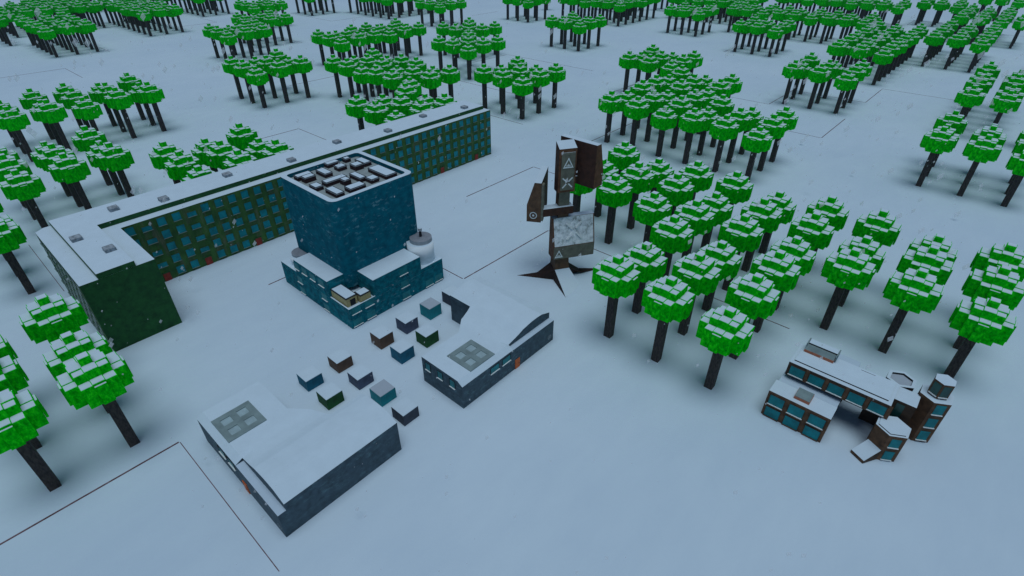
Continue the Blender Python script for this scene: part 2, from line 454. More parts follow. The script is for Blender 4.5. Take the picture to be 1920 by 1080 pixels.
# ------------------------------------------------------------------ blue tower
tw = thing('office_tower', 'tall plain teal blue square tower on low windowed base with snowy roof edges', 'building', (-36.6, -11.7, 0))
X0, X1, Y0, Y1 = -46.5, -26.65, -21.2, -2.25
pb = Rel(tw)
pb.box(X0, X1, Y0, Y1, 0, 3.45, M['blue_base'], M['snow'])
# upper storey everywhere but the balcony corner (x > -31.7, y < -16.3)
bx, by = -31.7, -16.3
pb.prism([(X0, Y0), (bx, Y0), (bx, by), (X1, by), (X1, Y1), (X0, Y1)], 3.46, 4.25, M['blue_base'], M['snow'])
pb.build('base')
par = Rel(tw)
par.box(bx+.002, X1, Y0, Y0+.22, 3.46, 3.75, M['blue_base'], M['snow']); par.box(X1-.22, X1, Y0+.22, by-.002, 3.46, 3.75, M['blue_base'], M['snow'])
par.build('balcony_wall')
wg = Rel(tw); wg.box(-41.5, -31.7, Y0+.003, -18.2, 4.25, 6.6, M['blue_base'], M['snow']); wg.build('upper_wing')
wg = Rel(tw); wg.box(-30.8, X1-.003, -16.3, -6.9, 4.25, 6.65, M['blue_base'], M['snow']); wg.build('upper_wing')
TX0, TX1, TY0, TY1, TZ = -45.9, -30.75, -18.25, -3.1, 19.05
body = Rel(tw)
outer = rrect(TX0, TX1, TY0, TY1, 1.15); inner = rrect(TX0+.85, TX1-.85, TY0+.85, TY1-.85, .7)
n = len(outer)
for i in range(n):
    p, q = outer[i], outer[(i+1) % n]
    body.face([(*p, 4.2), (*q, 4.2), (*q, 18.35), (*p, 18.35)], M['blue_wall'])
bo = body.build('tower_body')
for p in bo.data.polygons: p.use_smooth = True
md = bo.modifiers.new('edges', 'EDGE_SPLIT'); md.split_angle = R(35)
rim = Rel(tw); rim.ring(outer, inner, 18.35, TZ, M['blue_wall'], M['snow']); rim.build('roof_rim')
deck = Rel(tw); deck.face([(*p, 18.36) for p in inner], M['deck']); deck.build('roof_deck')
units = [(-44.04,-42.75,-16.59,-13.93),(-42.42,-41.16,-16.24,-14.34),(-43.43,-40.68,-13.03,-11.65),(-45.1,-43.9,-10.5,-8.21),(-44.75,-43.77,-7.17,-6.11),(-42.82,-41.38,-10.06,-8.51),(-41.15,-39.54,-8.1,-6.5),(-42.61,-39.86,-6.12,-4.72),(-37.78,-32.9,-6.95,-4.84),(-38.05,-35.1,-10.32,-9.15),(-38.86,-37.52,-14.81,-11.03),(-34.97,-33.35,-9.47,-7.92),(-37.15,-35.83,-12.7,-11.48),(-34.39,-32.75,-13.7,-10.93),(-39.01,-37.19,-16.87,-15.51),(-35.89,-32.82,-16.06,-14.7)]
for k, (a, b, c, d) in enumerate(units):
    h = 19.05+(.18 if k in (1, 6, 12) else 0)
    u = Rel(tw); u.box(a, b, c, d, 18.37, h-.12, M['maroon'])
    u.ring([(a-.03, c-.03), (b+.03, c-.03), (b+.03, d+.03), (a-.03, d+.03)], [(a+.13, c+.13), (b-.13, c+.13), (b-.13, d-.13), (a+.13, d-.13)], h-.14, h, M['grey'], M['dark_frame'])
    uo = u.build('roof_unit')
    s = Rel(tw); s.box(a+.14, b-.14, c+.14, d-.14, h-.119, h+.02, M['snow']); s.build('snow_cap')
    s2 = col.objects[-1] if False else None
# snow caps belong to their unit
caps = [o for o in tw.children if o.name.startswith('snow_cap')]; uns = [o for o in tw.children if o.name.startswith('roof_unit')]
for c, u in zip(caps, uns): c.parent = u
# round drums
for (cx, cy, r1, z1, r2, z2, pipe) in ((-29.3, -4.55, 2.25, 7.7, 1.85, 8.35, True), (-43.7, -18.75, 1.75, 5.75, 1.62, 6.15, False)):
    d = Rel(tw); d.prism(circle(cx, cy, r1), 4.26, z1, M['drum'], M['snow']); do = d.build('drum')
    for p in do.data.polygons: p.use_smooth = len(p.vertices) == 4
    l = Rel(tw); l.prism(circle(cx, cy+.25, r2), z1+.01, z2, M['grey'], M['lid']); lo = l.build('lid'); lo.parent = do
    if pipe:
        p = Rel(tw); p.prism(circle(cx-.1, cy+.35, .22, 14), z2, z2+1.1, M['dark_frame']); p.prism(circle(cx-.1, cy+.35, .33, 14), z2+1.1, z2+1.6, M['grey'], M['snow']); po = p.build('pipe'); po.parent = do
for (a, b, c, d, z) in ((-31.65, -27.6, -20.85, -18.95, 4.95), (-28.5, -26.95, -18.7, -16.9, 4.8)):
    hb = Rel(tw); hb.box(a, b, c, d, 3.46, z, M['yellow'], M['dark_frame']); hb.box(a-.06, b+.06, c-.06, d+.06, z, z+.1, M['dark_frame'])
    ho = hb.build('balcony_hut'); s = Rel(tw); s.box(a+.1, b-.1, c+.1, d-.1, z+.1, z+.17, M['snow']); so = s.build('snow_cap'); so.parent = ho
hd = [o for o in tw.children if o.name.startswith('balcony_hut')][0]
mb = Rel(tw); mb.box(-27.6, -27.56, -20.2, -19.3, 3.47, 4.6, M['dark_frame']); x = mb.build('doorway'); x.parent = hd
for x, z in ((-40.9, 5.6), (-38.5, 5.6), (-36.05, 5.6), (-33.6, 5.6), (-40.85, 2.95), (-33.55, 2.95), (-40.8, .85), (-33.6, .85)):
    mb = Rel(tw); window_y(mb, Y0, x, z, 1.5, 1.15, M['glass'], M['mark'], proud=.025); mb.build('window')
for y, z in ((-10.5, 5.6), (-10.5, 3.2), (-10.5, .95), (-5.5, .9), (-3.4, .9), (-17.6, 3.15), (-20.0, 3.15), (-17.6, .9), (-20.1, .9)):
    mb = Rel(tw); window_x(mb, X1, y, z, 1.6, 1.2, M['glass'], M['mark'], proud=.025); mb.build('window')

# ------------------------------------------------------------------ two slate halls (one is the other turned a quarter)
def make_hall():
    h = thing('slate_hall', 'dark slate low hall with wavy snowy roof, teal windows and orange door', 'building', (-12, -12, 0), 0, 'pair of slate halls round the box yard')
    zl = 4.4
    prof = [(-11.5, zl), (-10, 4.55), (-9.3, 4.75), (-8.5, 5.05), (-7.5, 5.22), (-6.5, 5.36), (-5.4, 5.4), (-4.3, 5.33), (-2.5, 4.7)]
    w = Rel(h); rf = Rel(h); sn = M['snow']; sl = M['slate']
    # low wing roof
    rf.face([(-9.8, -21.2, zl), (-2.85, -21.2, zl), (-2.85, -14.3, zl), (-9.8, -14.3, zl)], sn)
    rf.face([(-9.8, -14.3, zl), (-2.85, -14.3, zl), (-2.85, -12.0, zl), (-11.7, -12.0, zl)], sn)
    rf.face([(-11.7, -12.0, zl), (-4.2, -12.0, zl), (-4.2, -11.5, zl), (-11.85, -11.5, zl)], sn)
    rf.face([(-4.2, -12.0, zl), (-2.85, -12.0, zl), (-2.9, -11.5, 4.2), (-4.2, -11.5, zl)], sn)
    rf.face([(-2.85, -21.2, zl), (-2.0, -21.2, 3.85), (-2.0, -12.0, 3.8), (-2.85, -12.0, zl)], sn)
    rf.face([(-2.85, -12.0, zl), (-2.0, -12.0, 3.8), (-2.0, -11.5, 3.78), (-2.9, -11.5, 4.2)], sn)
    w.face([(-2.0, -11.5, 3.7), (-2.9, -11.5, 3.7), (-2.9, -11.5, 4.2), (-2.0, -11.5, 3.78)], sl)
    def xl(y):
        return -17.0 if y > -9.3+1e-6 else -11.85+(-12.6+11.85)*(y+11.5)/2.2
    for (ya, za), (yb, zb) in zip(prof[:-1], prof[1:]):
        xa, xb = (xl(ya), xl(yb)) if yb <= -9.29 else (-17.0, -17.0)
        ea = 4.2 if ya == -11.5 else za
        rf.face([(xa, ya, za), (-4.2, ya, za), (-4.2, yb, zb), (xb, yb, zb)], sn)
        rf.face([(-4.2, ya, za), (-2.9, ya, ea), (-2.9, yb, zb), (-4.2, yb, zb)], sn)
        w.face([(-2.9, ya, 3.6), (-2.9, yb, 3.6), (-2.9, yb, zb), (-2.9, ya, ea)], sl)
        if yb <= -9.29: w.face([(xb, yb, 0), (xa, ya, 0), (xa, ya, za), (xb, yb, zb)], sl)
        else: w.face([(-17, yb, 0), (-17, ya, 0), (-17, ya, za), (-17, yb, zb)], sl)
    rf.face([(-2.9, -11.5, 3.75), (-2.0, -11.5, 3.75), (-2.0, -2.5, 3.72), (-2.9, -2.5, 3.72)], M['ledge_snow'])
    # outer walls
    w.face([(-9.8, -21.2, 0), (-2, -21.2, 0), (-2, -21.2, 3.85), (-2.85, -21.2, zl), (-9.8, -21.2, zl)], sl)
    w.face([(-2, -21.2, 0), (-2, -2.5, 0), (-2, -2.5, 3.72), (-2, -11.5, 3.75), (-2, -21.2, 3.85)], sl)
    w.face([(-2, -2.5, 0), (-17, -2.5, 0), (-17, -2.5, 4.7), (-2.9, -2.5, 4.7), (-2.9, -2.5, 3.72), (-2, -2.5, 3.72)], sl)
    w.face([(-17, -9.3, 0), (-12.6, -9.3, 0), (-12.6, -9.3, 4.75), (-17, -9.3, 4.75)], sl)
    w.face([(-11.7, -12, 0), (-9.8, -14.3, 0), (-9.8, -14.3, zl), (-11.7, -12, zl)], sl)
    w.face([(-11.85, -11.5, 0), (-11.7, -12, 0), (-11.7, -12, zl), (-11.85, -11.5, zl)], sl)
    w.face([(-9.8, -14.3, 0), (-9.8, -21.2, 0), (-9.8, -21.2, zl), (-9.8, -14.3, zl)], sl)
    w.build('wall'); rf.build('snow_roof')
    x0, x1, y0, y1 = -7.3, -2.8, -18.9, -14.35
    ps = []
    sk = Rel(h); z = zl+.012
    xs = [x0, x0+.72, x0+1.88, x1-1.88, x1-.72, x1]; yv = [y0, y0+.72, y0+1.88, y1-1.88, y1-.72, y1]
    for i in range(5):
        for j in range(5):
            if i in (1, 3) and j in (1, 3): ps.append((xs[i], xs[i+1], yv[j], yv[j+1])); continue
            sk.box(xs[i], xs[i+1], yv[j], yv[j+1], zl-.15, z+.09, M['skylight'], bottom=False)
    so = sk.build('skylight')
    for (a, b, c, d) in ps:
        p = Rel(h); p.face([(a, c, zl+.008), (b, c, zl+.008), (b, d, zl+.008), (a, d, zl+.008)], M['sky_pane']); po = p.build('pane'); po.parent = so
    for x in (-8.6, -6.2, -3.85):
        mb = Rel(h); window_y(mb, -21.2, x, 3.3, .95, 1.25, M['glass'], M['mark'], frame=M['dark_frame'], proud=.03); mb.build('window')
    for y in (-15.25, -12.95):
        mb = Rel(h); window_x(mb, -2.0, y, 2.95, 1.6, 1.0, M['glass'], M['mark'], frame=M['dark_frame'], proud=.03); mb.build('window')
    mb = Rel(h); mb.box(-2, -1.9, -11.15, -10.2, 0, 1.6, M['orange']); mb.box(-1.9, -1.86, -10.45, -10.35, .7, .8, M['dark_frame']); mb.build('door')
    em = Rel(h); k = 20
    for i in range(k):
        a, b = 2*math.pi*i/k, 2*math.pi*(i+1)/k
        em.face([(-1.985, -3.4+rr*math.cos(t), 1.05+rr*math.sin(t)) for rr, t in ((.38, a), (.38, b), (.30, b), (.30, a))], M['grey'])
    for i in range(10):
        a, b = 2*math.pi*i/10, 2*math.pi*(i+1)/10
        em.face([(-1.985, -3.4, 1.05), (-1.985, -3.4+.12*math.cos(a), 1.05+.12*math.sin(a)), (-1.985, -3.4+.12*math.cos(b), 1.05+.12*math.sin(b))], M['grey'])
    em.build('emblem')
    return h
hall = make_hall()
hall['label'] = 'slate hall between the blue tower and the monument, orange door on its near side'
dup(hall, (-12.4, -35.7, 0), R(-90), 'slate hall in the front, its plain long side wall facing lower right')

# ------------------------------------------------------------------ twelve boxes in the yard
kinds = {'brown': 'box_brown', 'slate': 'box_slate', 'green': 'box_green', 'blue': 'box_blue', 'teal': 'box_teal', 'charcoal': 'box_dark'}
boxes = [('brown', -19.75, -28.25, 1.75, 'in the front cluster, behind the blue and grey ones'), ('blue', -19.77, -33.0, 1.75, 'in the front cluster, leftmost of its six'),
         ('green', -14.83, -33.05, 1.8, 'in the front cluster, hard against the front hall'), ('slate', -14.9, -28.25, 1.75, 'in the front cluster, between the brown and teal ones'),
         ('teal', -10.15, -28.08, 1.75, 'in the front cluster, beside the front hall corner'), ('charcoal', -5.4, -28.19, 1.75, 'in the front cluster, rightmost of its six'),
         ('brown', -19.44, -21.2, 2.0, 'below the blue tower, leftmost of the rear cluster'), ('slate', -19.42, -16.45, 2.0, 'below the blue tower, between the brown and teal ones'),
         ('green', -14.68, -16.48, 2.0, 'in the rear cluster, against the rear hall'), ('blue', -14.66, -21.2, 2.0, 'in the rear cluster, nearest the front cluster'),
         ('teal', -19.4, -11.67, 2.05, 'below the blue tower, nearest the rear hall notch'), ('charcoal', -19.4, -6.95, 2.0, 'half hidden behind the rear hall corner')]
for c, x, y, h, txt in boxes:
    t = thing('storage_box', f'{c} cube box with {"bare grey" if c == "teal" else "snowy"} top {txt}', 'box', (x-1.2, y+1.19, 0), 0, 'cube boxes in the yard between the halls')
    mb = MB(); mb.box(-1.2, 1.2, -1.19, 1.19, -.2, h, M[kinds[c]]); mb.build('box_body', t)
    mb = MB(); mb.box(-1.18, 1.18, -1.17, 1.17, h, h+.06, M['grey_snow' if c == 'teal' else 'snow']); mb.build('lid' if c == 'teal' else 'snow_cap', t)

# ------------------------------------------------------------------ monument
mo = thing('monument', 'tall rusty brown spiral monument of slab blocks with pale triangle and cross marks', 'monument', (-12.3, 12.5, 0), math.atan2(.85, .53))
# local frame: x = along the front, -y = towards the viewer ("front")
def P(r, f, z): return (r, -f, z)
def glob(X, Y):            # world point -> (r, f)
    dx, dy = X+12.3, Y-12.5; L = math.hypot(.53, .85); er = (.53/L, .85/L)
    return dx*er[0]+dy*er[1], dx*er[1]-dy*er[0]
bs = MB()
Lt, Ft, Rt = glob(-17.8, 7.2), glob(-7.1, 7.5), glob(-7.9, 19.2); Kt = (-Ft[0], -Ft[1])
A, Bc = (-1.45, 1.3), (1.2, 1.3); C, D = (1.4, -1.3), (-1.4, -1.3)
Vp, Wp = glob(-12.1, 10.4), glob(-10.87, 14.2)
V2, W2 = (-Vp[0], -Vp[1]), (-Wp[0], -Wp[1])
zt = 2.0
def b3(p, z=None): return P(p[0], p[1], 0 if z is None else z)
mid = lambda p, q, k: (p[0]+(q[0]-p[0])*k, p[1]+(q[1]-p[1])*k)
def arm(tip, top, foot, mat):      # concave blade from the column corner to the tip
    m1 = mid(top, tip, .38); m2 = mid(foot, tip, .38)
    bs.face([b3(top, zt), b3(foot, -.05), b3(m2, -.05), b3(m1, .22)], mat); bs.face([b3(m1, .22), b3(m2, -.05), b3(tip, .0)], mat)
db = M['spike']
arm(Lt, A, Vp, db); arm(Rt, Bc, Wp, db); arm(Kt, C, V2, db); arm(Lt, D, W2, db); arm(Rt, C, V2, db)
bs.face([b3(A, zt), b3(Vp, -.05), b3(Ft, 0)], db); bs.face([b3(C, zt), b3(V2, -.05), b3(Kt, 0)], db)
bs.face([b3(D, zt), b3(W2, -.05), b3(Kt, 0)], db)
bs.face([b3(A, zt), b3(D, zt), b3(mid(A, Lt, .38), .22)], db); bs.face([b3(D, zt), b3(mid(D, Lt, .38), .22), b3(mid(A, Lt, .38), .22)], db)
bs.face([b3(mid(A, Lt, .38), .22), b3(mid(D, Lt, .38), .22), b3(Lt, 0)], db)
bs.face([b3(Bc, zt), b3(mid(Bc, Rt, .38), .22), b3(mid(C, Rt, .38), .22), b3(C, zt)], db)
bs.face([b3(mid(Bc, Rt, .38), .22), b3(Rt, 0), b3(mid(C, Rt, .38), .22)], db)
bs.build('base', mo)
rp = MB(); Xp = glob(-7.6, 12.2); rp.face([b3(A, zt+.01), b3(Ft, .02), b3(Xp, -.02)], M['ground']); rp.face([b3(A, zt+.01), b3(Xp, -.02), b3(Wp, .0), b3(Bc, zt+.01)], M['ground']); rp.face([b3(C, zt), b3(Kt, 0), b3(W2, 0), b3(D, zt)], M['ledge_snow']); rp.build('snow_ramp', mo)
cm = MB()
cm.hull8([P(-1.45, 1.3, zt-.6), P(1.2, 1.3, zt-.6), P(1.4, -1.3, zt-.6), P(-1.4, -1.3, zt-.6), P(-.95, .22, 10.8), P(.9, .22, 10.8), P(.9, -1.3, 10.8), P(-.95, -1.3, 10.8)], [M['rust_frost']]*6)
cm.hull8([P(-.95, .22, 10.8), P(.9, .22, 10.8), P(.9, -1.3, 10.8), P(-.95, -1.3, 10.8), P(-.9, .22, 16.5), P(.88, .22, 16.5), P(.88, -1.3, 16.5), P(-.9, -1.3, 16.5)], [M['rust_frost']]*6)
cm.build('column', mo)
cp = MB(); cp.hull8([P(-.97, .26, 13.0), P(.93, .26, 13.0), P(.93, .1, 13.0), P(-.97, .1, 13.0), P(-.94, .26, 16.35), P(.9, .26, 16.35), P(.9, .1, 16.35), P(-.94, .1, 16.35)], [M['panel']]*6); cp.build('column_panel', mo)
def block(ang, t0, t1, n0, zb, zk, ztop, face_mat, cap=True, brown=M['brown']):
    """wedge slab block: t along its length, n outward, rotated by ang about the column"""
    ca, sa = math.cos(ang), math.sin(ang)
    def q(t, n, z): return P(t*ca-n*sa, t*sa+n*ca, z)
    pr = [(n0, zb+.0), (n0+2.35, zb), (n0+2.35, zk), (n0+1.15, ztop), (n0+.05, ztop)]
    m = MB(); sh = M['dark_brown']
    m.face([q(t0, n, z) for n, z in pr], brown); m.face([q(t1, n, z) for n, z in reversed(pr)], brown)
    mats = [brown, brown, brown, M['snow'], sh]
    for i in range(5):
        (na, za), (nb, zb_) = pr[i], pr[(i+1) % 5]
        m.face([q(t1, na, za), q(t0, na, za), q(t0, nb, zb_), q(t1, nb, zb_)], mats[i])
    o = m.build('block', mo)
    return o, q
def cross_mark(parent, pt, w, h, thick=.2, gap=.28, mat=M['mark']):
    """four separate strokes of an X; pt(u, v) -> local point (two offsets)"""
    m = MB()
    for su, sv in ((1, 1), (1, -1), (-1, 1), (-1, -1)):
        a = (su*w*gap, sv*h*gap); b = (su*w, sv*h)
        L = math.hypot(b[0]-a[0], b[1]-a[1]); nx, ny = -(b[1]-a[1])/L*thick/2, (b[0]-a[0])/L*thick/2
        c = [(a[0]+nx, a[1]+ny), (a[0]-nx, a[1]-ny), (b[0]-nx, b[1]-ny), (b[0]+nx, b[1]+ny)]
        m.hull8([pt(u, v, 0) for u, v in c]+[pt(u, v, .06) for u, v in c], [mat]*6)
    o = m.build('cross_mark', mo); o.parent = parent; return o
def tri_mark(parent, pt, s, mat=M['mark'], th=.13):
    m = MB()
    tri = [(0, s*1.1), (-s*.95, -s*.75), (s*.95, -s*.75)]
    inn = [(x*(1-2.2*th/s), (y+s*.1)*(1-2.2*th/s)-s*.1) for x, y in tri]
    for i in range(3):
        j = (i+1) % 3; c = [tri[i], tri[j], inn[j], inn[i]]
        m.hull8([pt(u, v, 0) for u, v in c]+[pt(u, v, .05) for u, v in c], [mat]*6)
    for x in (-.26, 0, .26):
        k = .42 if x == 0 else .30
        c = [(s*(x-.11), -s*.45), (s*(x+.11), -s*.45), (s*(x+.05), s*(k-.45)), (s*(x-.05), s*(k-.45))]
        m.hull8([pt(u, v, 0) for u, v in c]+[pt(u, v, .05) for u, v in c], [mat]*6)
    o = m.build('triangle_mark', mo); o.parent = parent; return o
# lowest block, facing the viewer
b1, q1 = block(0, -1.95, 5.5, -.85, 4.2, 6.6, 11.55, None)
fp = MB()
def slope(t, k, off=.02):  # point on the sloping face, k 0 at knee, 1 at top
    n = -.85+2.35-1.2*k; z = 6.6+4.95*k; L = math.hypot(1.2, 4.95)
    return q1(t, n+off*4.95/L, z+off*1.2/L)
fp.face([slope(-1.75, .02), slope(5.3, .02), slope(5.3, .99), slope(-1.75, .99)], M['frost_panel'])
fo = fp.build('snowy_panel', mo); fo.parent = b1
fp = MB(); fp.face([q1(-1.9, 1.52, 4.25), q1(5.45, 1.52, 4.25), q1(5.45, 1.52, 6.6), q1(-1.9, 1.52, 6.6)], M['panel']); x = fp.build('lower_panel', mo); x.parent = b1
cross_mark(b1, lambda u, v, o: slope(1.8+u, .5+v/5.1, .025+o*2.6), 1.35, 1.45, .3, .26)
tri_mark(b1, lambda u, v, o: q1(-.95+u, 1.53+o, 5.15+v), .78)
# second block, left
b2, q2 = block(R(118), -4.7, 2.5, 3.35, 11.3, 14.3, 18.2, None, brown=M['rust_frost'])
em = MB()
for rr in (.62,):
    k = 22
    for i in range(k):
        a, b = 2*math.pi*i/k, 2*math.pi*(i+1)/k
        c = [(rr*math.cos(a), rr*math.sin(a)), (rr*math.cos(b), rr*math.sin(b)), ((rr-.15)*math.cos(b), (rr-.15)*math.sin(b)), ((rr-.15)*math.cos(a), (rr-.15)*math.sin(a))]
        em.face([q2(2.53, 4.6+u, 12.5+v) for u, v in c], M['mark'])
for i in range(8):
    a, b = 2*math.pi*i/8, 2*math.pi*(i+1)/8
    em.face([q2(2.53, 4.6, 12.5), q2(2.53, 4.6+.2*math.cos(a), 12.5+.2*math.sin(a)), q2(2.53, 4.6+.2*math.cos(b), 12.5+.2*math.sin(b))], M['mark'])
x = em.build('ring_mark', mo); x.parent = b2
em = MB(); em.hull8([q2(2.5, 3.0, 11.6), q2(1.5, 3.0, 11.6), q2(1.5, 3.36, 11.6), q2(2.5, 3.36, 11.6), q2(2.5, 3.0, 17.9), q2(1.5, 3.0, 17.9), q2(1.5, 3.36, 17.9), q2(2.5, 3.36, 17.9)], [M['panel']]*6)
x = em.build('edge_panel', mo); x.parent = b2
ar = MB(); ar.hull8([P(-3.9, .75, 12.3), P(1.45, .75, 12.3), P(1.45, -.75, 12.3), P(-3.9, -.75, 12.3), P(-3.9, .75, 13.65), P(1.45, .75, 13.65), P(1.45, -.75, 13.65), P(-3.9, -.75, 13.65)], [M['dark_brown']]*4+[M['snow'], M['dark_brown']]); ar.build('arm', mo)
ar = MB(); ar.hull8([P(.6, .5, 17.2), P(3.2, -.6, 17.2), P(2.6, -1.9, 17.2), P(.0, -.8, 17.2), P(.6, .5, 18.4), P(3.2, -.6, 18.4), P(2.6, -1.9, 18.4), P(0, -.8, 18.4)], [M['dark_brown']]*4+[M['snow'], M['dark_brown']]); ar.build('arm', mo)
# third block, right rear, and the tall head panel
b4, q4 = block(R(-122), -4.2, 2.75, 2.0, 17.0, 19.6, 24.1, None)
em = MB(); em.hull8([q4(1.0, 1.9, 21.8), q4(2.6, 1.9, 21.8), q4(2.6, 2.05, 21.8), q4(1.0, 2.05, 21.8), q4(1.0, 1.9, 23.5), q4(2.6, 1.9, 23.5), q4(2.6, 2.08, 23.5), q4(1.0, 2.08, 23.5)], [M['panel']]*6); x = em.build('edge_panel', mo); x.parent = b4
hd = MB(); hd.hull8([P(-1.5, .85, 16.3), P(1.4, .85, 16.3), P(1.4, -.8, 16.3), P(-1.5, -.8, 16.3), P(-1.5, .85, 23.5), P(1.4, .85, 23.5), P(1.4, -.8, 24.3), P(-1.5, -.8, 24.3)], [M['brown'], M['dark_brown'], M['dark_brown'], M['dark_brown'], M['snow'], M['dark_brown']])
ho = hd.build('head', mo)
hp = MB(); hp.hull8([P(-1.1, .95, 16.7), P(1.15, .95, 16.7), P(1.15, .8, 16.7), P(-1.1, .8, 16.7), P(-1.1, .95, 22.9), P(1.15, .95, 22.9), P(1.15, .8, 22.9), P(-1.1, .8, 22.9)], [M['panel']]*4+[M['snow'], M['panel']]); x = hp.build('head_panel', mo); x.parent = ho
tri_mark(ho, lambda u, v, o: P(.03+u, .96+o, 21.1+v), .92)
cross_mark(ho, lambda u, v, o: P(.03+u, .96+o, 17.95+v), .82, .82, .2, .22)

# ------------------------------------------------------------------ timber lodge
lo = thing('timber_lodge', 'brown timber lodge with big teal windows, six-sided towers and orange roof bands', 'building', (33, 8, 0))
sn = M['snow']; lw = M['lodge_wall']; ld = M['lodge_dark']
f = Rel(lo); f.box(27.1, 34.3, 3.8, 6.35, -.2, 4.1, lw, sn); f.build('front_wing')
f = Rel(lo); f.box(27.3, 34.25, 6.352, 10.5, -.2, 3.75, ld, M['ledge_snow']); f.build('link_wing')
for x in (28.3, 30.65, 33.05):
    for z0, z1 in ((2.18, 3.66), (.1, 1.62)):
        mb = Rel(lo); window_y(mb, 3.8, x, (z0+z1)/2, 1.75, z1-z0, M['glass'], M['mark'] if z0 > 1 else M['lodge_wall'], frame=M['lodge_dark'], proud=.04); mb.build('window')
def roof_box(x0, x1, y0, y1, zb, zo, zt2, name='roof_light'):
    m = Rel(lo); m.box(x0, x1, y0, y1, zb, zo, M['rust_orange']); m.box(x0+.03, x1-.03, y0+.03, y1-.03, zo, zt2, M['skylight'], M['skylight']); return m.build(name)
roof_box(29.8, 31.6, 4.45, 6.33, 4.1, 4.48, 4.56)
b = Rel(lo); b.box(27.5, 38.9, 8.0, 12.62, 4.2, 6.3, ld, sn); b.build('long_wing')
b = Rel(lo); b.box(27.9, 38.48, 8.62, 12.5, 6.302, 6.46, M['dark_frame'], sn); b.build('roof_slab')
b = Rel(lo); b.box(34.7, 36.3, 12.1, 12.16, 6.461, 6.47, M['dark_frame']); b.build('roof_slot')
for k in range(5):
    x = 28.72+2.28*k
    mb = Rel(lo); window_y(mb, 8.0, x, 5.2, 1.72, 1.36, M['glass'], M['mark'], frame=M['lodge_dark'], proud=.04); mb.build('window')
    if k < 5:
        mb = Rel(lo); mb.box(x+.93, x+1.33, 7.93, 8.0, 4.25, 6.25, M['lodge_wall']); mb.build('timber_post')
# raised roof vent with canopy
m = Rel(lo); m.box(28.2, 31.72, 11.0, 11.9, 6.46, 6.85, M['rust_orange']); m.hull8([(28.22, 11.02, 6.85), (31.7, 11.02, 6.85), (31.7, 12.6, 6.85), (28.22, 12.6, 6.85), (28.22, 11.5, 7.35), (31.7, 11.5, 7.35), (31.7, 12.6, 7.35), (28.22, 12.6, 7.35)], [M['skylight']]*6)
vo = m.build('roof_light')
m = Rel(lo); m.box(28.35, 31.75, 11.75, 12.75, 7.36, 7.55, M['dark_frame'], M['snow']); m.box(28.18, 28.32, 11.3, 12.8, 6.6, 7.62, M['skylight']); m.box(31.77, 31.9, 11.3, 12.8, 6.6, 7.62, M['skylight']); x = m.build('canopy'); x.parent = vo
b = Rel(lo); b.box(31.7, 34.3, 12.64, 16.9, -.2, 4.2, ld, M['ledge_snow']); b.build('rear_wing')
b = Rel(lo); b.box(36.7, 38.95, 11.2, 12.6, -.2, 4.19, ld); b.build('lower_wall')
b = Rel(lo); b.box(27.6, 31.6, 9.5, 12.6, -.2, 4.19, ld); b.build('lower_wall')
b = Rel(lo); b.box(38.92, 41.2, 10.0, 12.7, 0, 6.0, ld, sn); b.build('bridge')
b = Rel(lo); b.box(39.35, 40.2, 9.94, 10.0, 1.0, 5.6, M['dim_glass']); b.build('window')
def hexside(mb, H, k, z0, z1, inset, mat, proud=.05):
    p, q = H[k], H[(k+1) % 6]; ex, ey = q[0]-p[0], q[1]-p[1]; L = math.hypot(ex, ey); ex /= L; ey /= L; nx, ny = ey, -ex
    a = (p[0]+ex*inset, p[1]+ey*inset); c = (q[0]-ex*inset, q[1]-ey*inset)
    pts = [(a[0], a[1]), (c[0], c[1]), (c[0]+nx*proud, c[1]+ny*proud), (a[0]+nx*proud, a[1]+ny*proud)]
    pts = [pts[3], pts[2], pts[1], pts[0]]
    mb.prism(pts, z0, z1, mat)
def hex_tower(cx, cy, r, z, name='hex_tower', ringtop=True, floor=None):
    H = hexagon(cx, cy, r); m = Rel(lo); m.prism(H, -.2, z, lw, sn); o = m.build(name)
    Hi = hexagon(cx, cy, r-.28); Hm = hexagon(cx, cy, r-.2)
    if floor:
        k = Rel(lo); k.ring(H, hexagon(cx, cy, r-.42), z+.001, z+.3, M['dark_frame'], sn); x = k.build('parapet'); x.parent = o
        k = Rel(lo); k.face([(*p, z+.02) for p in hexagon(cx, cy, r-.43)], floor); x = k.build('roof_floor'); x.parent = o
    elif ringtop:
        k = Rel(lo); k.prism(Hi, z, z+.12, M['dark_frame'], sn); x = k.build('roof_lid'); x.parent = o
    return o, H
h1, H1 = hex_tower(40.02, 7.55, 1.88, 4.12)
h2, H2 = hex_tower(42.5, 13.45, 1.82, 6.5, ringtop=False)
h3, H3 = hex_tower(38.95, 16.35, 1.75, 4.3, floor=M['grey_snow'])
# face between the vertices at 270 and 330 degrees looks towards the viewer's right
for z0, z1 in ((2.35, 3.65), (.25, 1.6)):
    mb = Rel(lo); hexside(mb, H1, 4, z0, z1, .42, M['glass']); hexside(mb, H1, 4, z0-.09, z0, .36, M['mark'], .16); x = mb.build('window'); x.parent = h1
for z0, z1 in ((4.75, 6.2), (2.6, 4.0), (.4, 1.85)):
    mb = Rel(lo); hexside(mb, H2, 4, z0, z1, .38, M['glass']); hexside(mb, H2, 4, z0-.09, z0, .32, M['mark'], .16); x = mb.build('window'); x.parent = h2
tt = Rel(lo); TH = hexagon(42.5, 13.6, 1.12); tt.prism(TH, 6.5, 8.72, lw, sn); to = tt.build('turret'); to.parent = h2
for kk in (3, 4):
    mb = Rel(lo); hexside(mb, TH, kk, 6.85, 8.45, .14, M['dim_glass'], .03); hexside(mb, TH, kk, 6.74, 6.85, .08, M['mark'], .12); x = mb.build('window'); x.parent = to
pc = Rel(lo)
